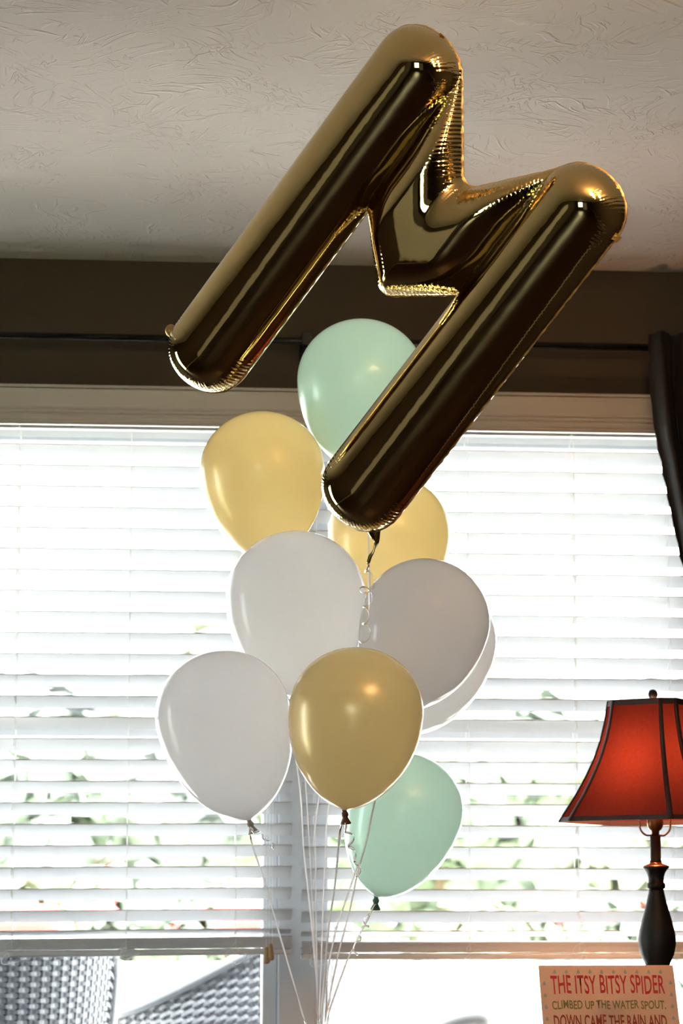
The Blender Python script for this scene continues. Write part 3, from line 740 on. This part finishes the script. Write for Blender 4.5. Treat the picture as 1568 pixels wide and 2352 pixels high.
for sg_ in (-1, 1):
    pts = [(lx + sg_ * 8 * kp, ly, lz(1919)), (lx + sg_ * 22 * kp, ly, lz(1918)), (lx + sg_ * 34 * kp, ly, lz(1905)), (lx + sg_ * 36 * kp, ly, lz(1880)), (lx + sg_ * 44 * kp, ly, lz(1800)), (lx + sg_ * 40 * kp, ly, lz(1700)), (lx + sg_ * 22 * kp, ly, lz(1630)), (lx, ly, lz(1615))]
    m = MB(); m.tube(catmull(pts, 6), .0022, 8); m.out('harp_arm', 'lamp_bronze', lamp, True)
m = MB(); m.lathe([(0, lz(1849)), (.012, lz(1848)), (.014, lz(1830)), (.026, lz(1790)), (.031, lz(1765)), (.028, lz(1745)), (.016, lz(1728)), (0, lz(1724))], (lx, ly, 0), None, 20); m.out('bulb', 'bulb', lamp, True)
m = MB(); m.lathe([(.004, lz(1614)), (.0075, lz(1609)), (.0045, lz(1606))] + [(max(1e-5, 11.5 * kp * math.cos(R(a))), lz(1595 - 11.5 * math.sin(R(a)))) for a in range(-70, 91, 16)], (lx, ly, 0), None, 24); m.out('finial', 'lamp_black', lamp, True)
# shade: cut-corner square bell, eight cloth panels, dark ribs and bands
sh = [(1612, 104), (1630, 107), (1660, 112), (1700, 122), (1745, 138), (1790, 160), (1830, 183), (1860, 203), (1888, 221)]
tc_ang = math.atan2(EYE.y - ly, EYE.x - lx)      # bearing of the viewer from the lamp
th0, dl_ = R(19), R(10)
angs = []
for k in range(4):
    for s_ in (-1, 1): angs.append(tc_ang + th0 + s_ * dl_ + k * math.pi / 2)
def shp(py, r, a, off=0): return Vector((lx + (r * kp + off) * math.cos(a), ly + (r * kp + off) * math.sin(a), lz(py)))
def sfit(t):
    ys = [a for a, b in sh]; py = lerp(ys[0], ys[-1], t); return py, float(np.interp(py, ys, [b for a, b in sh]))
shade = bpy.data.objects.new('lamp_shade', None); COL.objects.link(shade); shade.parent = lamp; shade.matrix_parent_inverse = Matrix.Translation(lamp.location).inverted()
for k in range(8):
    a0, a1 = angs[k], angs[(k + 1) % 8]
    if k == 7: a1 += 2 * math.pi if a1 < a0 else 0
    vs, fs = [], []; n1, n2 = 16, 6
    for j in range(n1 + 1):
        py, r = sfit(j / n1); A, B = shp(py, r, a0), shp(py, r, a1)
        for i in range(n2 + 1): vs.append(A.lerp(B, i / n2))
    for j in range(n1):
        for i in range(n2):
            q0 = j * (n2 + 1) + i; fs.append((q0, q0 + 1, q0 + n2 + 2, q0 + n2 + 1))
    build('shade_panel', vs, fs, 'shade', shade, True)
    pts = []; nn = []
    for j in range(n1 + 1):
        py, r = sfit(j / n1); pts.append(shp(py, r, a0, .001)); nn.append(Vector((math.cos(a0), math.sin(a0), .3)).normalized())
    m = MB(); m.strip(pts, [.0085 + .003 * j / n1 for j in range(n1 + 1)], nn, .0016); m.out('rib_trim', 'shade_trim', shade, True)
for (t0, t1, nm) in ((0.0, .045, 'top_band'), (.965, 1.0, 'bottom_band')):
    vs, fs = [], []
    for t in (t0, t1):
        py, r = sfit(t)
        for off in (-.0012, .0018):
            for a in angs: vs.append(shp(py - (1.5 if t == 0 else -1.5 if t == 1 else 0), r, a, off))
    for k in range(8):
        k2 = (k + 1) % 8
        fs += [(k, k2, 16 + k2, 16 + k), (8 + k, 24 + k, 24 + k2, 8 + k2), (k, 8 + k, 8 + k2, k2), (16 + k, 16 + k2, 24 + k2, 24 + k)]
    build(nm, vs, fs, 'shade_trim', shade)
m = MB()
for k in range(0, 8, 2): m.tube([(lx, ly, lz(1613)), tuple(shp(1613, 103, angs[k]))], .0016, 6)
m.out('spider_wire', 'lamp_bronze', shade)

# ------------------------------------------------------------------ printed card
TL, TR = at(1236, 2219, 5.47), at(1545, 2215, 5.47)
BL = at(1256, 2452, 5.34); BR = at(1572, 2452, 5.34)
BL.y = BR.y = (BL.y + BR.y) / 2
TL.z = TR.z = (TL.z + TR.z) / 2; BL.z = BR.z = TZ + .001
dv_ = ((BL - TL) + (BR - TR)) / 2; BL = TL + dv_; BR = TR + dv_
cw = ((TR - TL) + (BR - BL)) / 2; cu = cw.normalized(); cdn = ((BL - TL) + (BR - TR)) / 2; CWid, CHei = cw.length, cdn.length
cv = cdn.normalized(); cn = cu.cross(-cv).normalized()       # faces the viewer
card = thing('nursery_rhyme_card', 'kraft coloured card printed with a nursery rhyme in front of the lamp', 'card', tuple((BL + BR) / 2))
def cpt(u, v, off=0.0):                       # u across 0..1, v down 0..1
    return TL.lerp(TR, u).lerp(BL.lerp(BR, u), v) + cn * off
vs = [cpt(0, 0, 0), cpt(1, 0, 0), cpt(1, 1, 0), cpt(0, 1, 0), cpt(0, 0, -.003), cpt(1, 0, -.003), cpt(1, 1, -.003), cpt(0, 1, -.003)]
build('card_board', vs, [(0, 3, 2, 1), (4, 5, 6, 7), (0, 1, 5, 4), (1, 2, 6, 5), (2, 3, 7, 6), (3, 0, 4, 7)], 'card', card)
a_, b_ = cpt(.4, .35, -.004), cpt(.6, .35, -.004)
m = MB(); m.strip([(a_ + b_) / 2, Vector(((a_.x + b_.x) / 2, a_.y + .075, TZ + .002))], .06, Vector((0, 1, .3)), .001); m.out('easel_strut', 'card_edge', card)
dg = None
def print_line(txt, x0, x1, y0, y1, mat, name):
    """flat lettering filling the pixel box x0..x1, y0..y1 (photo pixels on the card's face)"""
    cu_ = bpy.data.curves.new('txt', 'FONT'); cu_.body = txt; cu_.size = 1.0; cu_.space_character = 1.02; cu_.resolution_u = 4; cu_.offset = 0.012 if mat == 'ink_red' else 0.018
    ob = bpy.data.objects.new('txt', cu_); COL.objects.link(ob); bpy.context.view_layer.update()
    me = bpy.data.meshes.new_from_object(ob.evaluated_get(bpy.context.evaluated_depsgraph_get())); bpy.data.objects.remove(ob); bpy.data.curves.remove(cu_)
    co = np.array([v.co[:] for v in me.vertices]); mn, mx = co.min(0), co.max(0)
    for v in me.vertices:
        a = (v.co.x - mn[0]) / (mx[0] - mn[0]); b = 1 - (v.co.y - mn[1]) / (mx[1] - mn[1])
        px, py = lerp(x0, x1, a), lerp(y0, y1, b)
        wob = 1.0 * math.sin(a * 40) + .6 * math.sin(a * 23 + 1)
        d = ray(px + (py - 2219) * .085, py + wob); den = d.dot(cn); t = (TL - EYE).dot(cn) / den
        v.co = EYE + d * t + cn * .0006
    me.update(); return link(name, me, mat, card)
print_line('THE ITSY BITSY SPIDER', 1261, 1522, 2240, 2283, 'ink_red', 'lettering')
print_line('CLIMBED UP THE WATER SPOUT.', 1260, 1521, 2298, 2318, 'ink_olive', 'lettering')
print_line('DOWN CAME THE RAIN AND', 1261, 1520, 2331, 2362, 'ink_brown', 'lettering')
marks = [(1250 + 27.0 * i + (22), 2232) for i in range(10)] + [(1246, 2232 + 27 * i) for i in range(1, 6)] + [(1536, 2230 + 27 * i) for i in range(1, 6)]
for (px, py) in marks:
    d = ray(px + (py - 2219) * .085, py); t = (TL - EYE).dot(cn) / d.dot(cn); c = EYE + d * t + cn * .0005; k = mpp(5.4)
    out = [(0, 6.5), (2.6, 1.5), (4, -1.5), (3.4, -4.2), (1.6, -5.6), (-1.6, -5.6), (-3.4, -4.2), (-4, -1.5), (-2.6, 1.5)]
    build('raindrop_mark', [c + cu * x * k - cv * y * k for x, y in out], [tuple(range(9))[::-1]], 'ink_grey', card)

# ------------------------------------------------------------------ ceiling fixture (above and in front of the balloons)
cx_, cy_ = 1.08, 3.45
cf = thing('ceiling_light', 'bronze three bulb ceiling light with bare warm bulbs', 'ceiling light', (cx_, cy_, ZC))
m = MB(); m.lathe([(0, ZC - .045), (.05, ZC - .042), (.085, ZC - .02), (.09, ZC)], (cx_, cy_, 0), None, 24); m.out('canopy', 'lamp_bronze', cf, True)
for k in range(3):
    a = 2 * math.pi * k / 3 + .5; ex_, ey_ = cx_ + .17 * math.cos(a), cy_ + .17 * math.sin(a)
    m = MB(); m.tube(catmull([(cx_ + .04 * math.cos(a), cy_ + .04 * math.sin(a), ZC - .035), (cx_ + .11 * math.cos(a), cy_ + .11 * math.sin(a), ZC - .07), (ex_, ey_, ZC - .06)], 6), .006, 8); m.out('arm', 'lamp_bronze', cf, True)
    m = MB(); m.lathe([(0, ZC - .148), (.018, ZC - .142), (.029, ZC - .122), (.03, ZC - .108), (.02, ZC - .085), (.013, ZC - .075), (.013, ZC - .05), (0, ZC - .05)], (ex_, ey_, 0), None, 16); m.out('bulb', 'fanbulb', cf, True)

# ------------------------------------------------------------------ outdoors
GZ = -0.12
o = MB().box(-30, 45, 12.5, 90, GZ - .1, GZ).out('lawn', 'lawn'); struct(o)
o = MB().box(-14, 16, YW + TH, 12.5, GZ - .1, GZ + .01).out('patio_slab', 'concrete'); struct(o)
o = MB().box(-30, XL - .1, -12, YW + TH, GZ - .1, GZ).out('side_lawn', 'lawn'); struct(o)
o = MB().box(-30, 30, -30, YB - .1, GZ - .1, GZ - .005).out('back_lawn', 'lawn'); struct(o)
# low white garden wall with a coping, and a grey plaque on it
YGW = 12.4; zw = at(784, 2212, YGW).z
gw = thing('garden_wall', 'low white garden wall behind the patio', 'garden wall', (1.0, YGW, GZ))
MB().box(-9, 13, YGW, YGW + .2, GZ, zw - .05).out('wall_body', 'fence', gw)
for k in range(22): bevel(MB().box(-9 + k + .004, -8 + k - .004, YGW - .03, YGW + .23, zw - .05, zw).out('coping_stone', 'fence', gw), .008)
c = at(852, 2250, YGW - .02); o = bevel(MB().box(c.x - .1, c.x + .1, YGW - .02, YGW, c.z - .03, c.z + .03).out('wall_plaque', 'planter'), .004)
tag(o, 'small grey plaque mounted on the low white garden wall', 'plaque')

def weave(name, surf, nu, nv, cell_u, cell_v, parent, mat, U_, V_):
    """woven resin: flat strands over and under upright stakes; surf(u,v) -> (point, normal), u,v in metres"""
    m = MB(); rows = int(V_ / cell_v); cols = int(U_ / cell_u)
    for r_ in range(rows):
        v = (r_ + .5) * cell_v; pts = []; nn = []
        for c_ in range(cols * 3 + 1):
            u = c_ * cell_u / 3; p, n_ = surf(min(u, U_), v); ph = math.pi * (u / cell_u + r_)
            pts.append(p + n_ * .0045 * math.cos(ph)); nn.append(n_)
        m.strip(pts, cell_v * .82, nn, .0014)
    for c_ in range(cols):
        u = (c_ + .5) * cell_u; pts = []; nn = []
        for k in range(7):
            p, n_ = surf(u, V_ * k / 6); pts.append(p - n_ * .001); nn.append(n_)
        m.strip(pts, cell_u * .8, nn, .0012)
    o = m.out(name, mat, parent, False); o['kind'] = 'stuff'; return o
def wicker_chair(loc, rz, label, pale=False, arm=.24, flat=0.0, hb=.98):
    root = thing('wicker_chair', label, 'chair', tuple(loc), 'woven patio chairs outside the window')
    mat = 'wicker_pale' if pale else 'wicker'
    Rz = Matrix.Rotation(rz, 3, 'Z'); L = Vector(loc)
    def T(x, y, z): return L + Rz @ Vector((x, y, z))
    Rb, zs_, VH = .33, .40, .80                       # barrel back: an arc whose rim drops to the arms
    def rim(a): return zs_ + arm + (hb - zs_ - arm) * (0.5 + 0.5 * math.cos(min(1, max(0, abs(a) - flat) / (R(105) - flat)) * math.pi)) ** .8
    A0 = R(105); arc = 2 * A0 * Rb
    def surf(u, v):
        a = u / Rb - A0; f_ = v / VH; z = lerp(zs_ - .06, rim(a), f_); rr_ = Rb + .07 * f_
        n_ = Rz @ Vector((math.sin(a), math.cos(a), 0)); return T(rr_ * math.sin(a), rr_ * math.cos(a), z), n_
    weave('woven_back', surf, 0, 0, .026, .0125, root, mat, arc, VH)
    cv_, cf_ = [], []
    for k in range(31):
        for q_ in range(7):
            p_, n_ = surf(arc * k / 30, VH * q_ / 6); cv_.append(p_ - n_ * .007)
    for k in range(30):
        for q_ in range(6): a = k * 7 + q_; cf_.append((a, a + 7, a + 8, a + 1))
    build('gap_blocker', cv_, cf_, 'metal', root, True)  # added dark sheet inside the weave, keeps light from showing through its gaps
    pts = []
    for k in range(41):
        a = -A0 + 2 * A0 * k / 40; pts.append(T((Rb + .07) * math.sin(a), (Rb + .07) * math.cos(a), rim(a)))
    m = MB(); m.tube(pts, .016, 10); m.out('rim_roll', mat, root, True)
    def ssurf(u, v): return T(u - .29, v - .30, zs_ + .01), Vector((0, 0, 1))
    weave('woven_seat', ssurf, 0, 0, .03, .016, root, mat, .58, .56)
    m = MB(); m.tube([T(-.29, -.3, zs_), T(.29, -.3, zs_), T(.29, .26, zs_), T(-.29, .26, zs_), T(-.29, -.3, zs_)], .014, 8); m.out('seat_frame', mat, root, True)
    for (x, y) in ((-.27, -.28), (.27, -.28), (.24, .24), (-.24, .24)):
        m = MB(); m.tube([T(x, y, 0), T(x * .98, y * .98, zs_)], [.014, .018], 10); m.out('leg', mat, root, True)
    return root
ca = at(-95, 2300, 7.2); wicker_chair((ca.x, 7.2, GZ + .01), R(208), 'dark woven patio chair with its high rounded back to the window', hb=1.19, flat=R(50))
cb = at(490, 2300, 8.1); wicker_chair((cb.x, 8.1, GZ + .01), R(238), 'woven patio chair turned sideways, its arm sweeping up to the back', hb=1.26, arm=.60)
# red cushion standing on a far chair
def cushion(px, py, Y, wd, ht, label):
    c = at(px, py, Y); m = MB(); n = 14; vs, fs = [], []
    for s_ in (1, -1):
        for j in range(n + 1):
            for i in range(n + 1):
                u, v = 2 * i / n - 1, 2 * j / n - 1; t = ((1 - u ** 4) * (1 - v ** 4)) ** .5
                vs.append((c.x + u * wd / 2 * (1 - .05 * (1 - v * v)), c.y + s_ * .06 * t, c.z + v * ht / 2 * (1 - .05 * (1 - u * u))))
    k = (n + 1) ** 2
    for j in range(n):
        for i in range(n):
            a = j * (n + 1) + i; fs.append((a, a + 1, a + n + 2, a + n + 1)); fs.append((k + a, k + a + n + 1, k + a + n + 2, k + a + 1))
    o = build('patio_cushion', vs, fs, 'cushion', None, True); tag(o, label, 'cushion', 'red patio cushions'); return o
cushion(600, 2112, 9.6, .34, .11, 'red cushion on the bench, seen past the window post')
cushion(40, 2112, 9.6, .30, .11, 'red cushion on the bench behind the high backed dark woven chair')
cb = at(600, 2130, 9.6)
bn = thing('patio_bench', 'pale slatted bench behind the woven chairs', 'bench', (cb.x - .4, 9.6, GZ))
zb1 = cb.z - .03
for k in range(3): bevel(MB().box(cb.x - 1.2, cb.x + .25, 9.52 + .055 * k, 9.565 + .055 * k, zb1 - .03, zb1).out('slat', 'fence', bn), .004)
for xx in (cb.x - 1.15, cb.x + .17): MB().box(xx, xx + .05, 9.53, 9.67, GZ + .01, zb1 - .03).out('leg', 'fence', bn)
# dark metal patio chair: only its top rail shows
c = at(1075, 2340, 7.4); pc = thing('metal_patio_chair', 'black metal patio chair whose padded top rail shows above the sill', 'chair', (c.x, c.y, GZ))
m = MB(); m.tube(catmull([(c.x - .16, c.y - .10, c.z - .055), (c.x - .05, c.y - .04, c.z - .008), (c.x + .03, c.y, c.z), (c.x + .045, c.y + .03, c.z - .03), (c.x + .045, c.y + .05, c.z - .15)], 8), .018, 12); m.out('top_rail', 'metal', pc, True)
for (dx, dy, h_) in ((-.16, -.1, c.z - .055 - GZ), (.045, .05, c.z - .1 - GZ), (-.25, .35, .42), (-.05, .5, .42)):
    m = MB(); m.tube([(c.x + dx, c.y + dy, GZ + .01), (c.x + dx, c.y + dy, GZ + h_)], .012, 8); m.out('leg', 'metal', pc, True)
for k in range(6):
    t = k / 5; m = MB(); m.tube([(c.x - .16 + .205 * t, c.y - .1 + .15 * t, GZ + .42), (c.x - .16 + .205 * t, c.y - .1 + .15 * t, c.z - .06)], .005, 6); m.out('back_bar', 'metal', pc)
bevel(MB().box(c.x - .28, c.x + .06, c.y - .1, c.y + .52, GZ + .41, GZ + .44).out('seat', 'metal', pc), .01)
# potted palm to the right
c = at(1610, 2345, 7.3); pp = thing('potted_palm', 'potted palm with thin arching fronds beside the card outside', 'plant', (c.x, c.y, GZ))
zp = at(1610, 2350, 7.3).z
m = MB(); m.lathe([(.09, GZ + .01), (.1, GZ + .05), (.14, zp - .08), (.15, zp - .06), (.16, zp - .05), (.16, zp), (.14, zp), (.13, zp - .03), (0, zp - .03)], (c.x, c.y, 0), None, 28); m.out('pot', 'pot', pp, True)
for k in range(26):
    a = random.uniform(0, 2 * math.pi) if k > 12 else R(180) + R(random.uniform(-40, 40)); l_ = random.uniform(.14, .26); hgt = random.uniform(.04, .2)
    d_ = Vector((math.cos(a), math.sin(a), 0)); b0 = Vector((c.x, c.y, zp))
    pts = catmull([b0, b0 + d_ * l_ * .35 + Vector((0, 0, hgt * .8)), b0 + d_ * l_ * .75 + Vector((0, 0, hgt)), b0 + d_ * l_ + Vector((0, 0, hgt * .8))], 5)
    m = MB(); m.strip(pts, [.003 + .005 * math.sin(math.pi * i / (len(pts) - 1)) for i in range(len(pts))], Vector((0, 0, 1)), .0004); m.out('frond', 'frond', pp)
# trees, shrubs
def tree(px, Y, hgt, wid, mat, label, name='garden_tree', flowers=0, trunk=.25):
    b0 = at(px, 2000, Y); root = thing(name, label, 'tree' if name == 'garden_tree' else 'shrub', (b0.x, Y, GZ), 'trees and shrubs beyond the patio')
    m = MB(); th_ = hgt * trunk
    m.tube(catmull([(b0.x, Y, GZ), (b0.x + .05 * wid, Y, GZ + th_), (b0.x, Y, GZ + hgt * .6)], 5), [.06 * wid * (1 - .06 * i) for i in range(11)], 8); m.out('trunk', 'bark', root, True)
    vs, fs, v2, f2 = [], [], [], []
    blobs = [(random.uniform(-.32, .32) * wid, random.uniform(-.3, .3) * wid, th_ + (hgt - th_) * random.uniform(.25, .8), wid * random.uniform(.2, .33)) for _ in range(11)]
    for (x, y, z, r_) in blobs:
        for _ in range(150):
            d_ = Vector((random.gauss(0, 1), random.gauss(0, 1), random.gauss(0, 1))).normalized(); p_ = Vector((b0.x + x, Y + y, GZ + z)) + d_ * r_ * random.uniform(.75, 1.05)
            t1 = d_.orthogonal().normalized(); t1.rotate(Matrix.Rotation(random.uniform(0, 6.3), 3, d_)); t2 = (d_.cross(t1) + d_ * random.uniform(-.6, .6)).normalized(); s_ = wid * random.uniform(.06, .11)
            tgt_v, tgt_f = (v2, f2) if flowers and random.random() < flowers else (vs, fs)
            n_ = len(tgt_v); tgt_v += [p_ - t1 * s_, p_ - t2 * s_ * .6, p_ + t1 * s_, p_ + t2 * s_ * .6]; tgt_f.append((n_, n_ + 1, n_ + 2, n_ + 3))
    o = build('foliage', vs, fs, mat, root); o['kind'] = 'stuff'
    if v2: o = build('blossom', v2, f2, 'flower', root); o['kind'] = 'stuff'
    return root
tree(-150, 26, 3.0, 3.4, 'leaf1', 'green leafy tree seen through the blind above the high backed woven chair')
tree(200, 36, 4.4, 4.2, 'leaf3', 'grey green rounded tree behind the white balloon with the tan knot')
tree(560, 47, 5.6, 5.2, 'leaf2', 'yellow green tree seen through the blind beside the window post')
tree(1000, 33, 3.9, 3.9, 'leaf1', 'green tree seen through the blind behind the lower mint balloon')
tree(1350, 40, 4.8, 4.4, 'leaf3', 'grey green tree seen through the blind beside the lamp')
tree(1680, 27, 3.2, 3.4, 'leaf2', 'yellow green tree on the lawn behind the lamp shade')
tree(100, 20, 1.5, 1.5, 'leaf2', 'bush with red blossoms beyond the wall, above the high backed woven chair', 'garden_shrub', .10, .1)
tree(420, 22, 1.6, 1.7, 'leaf1', 'bush with red blossoms behind the blind near the tan knot', 'garden_shrub', .08, .1)
tree(1120, 21, 1.35, 1.6, 'leaf2', 'low yellow green bush beyond the pool', 'garden_shrub', 0, .1)
tree(1480, 20, 1.45, 1.4, 'leaf1', 'bush with red blossoms behind the lamp neck', 'garden_shrub', .08, .1)
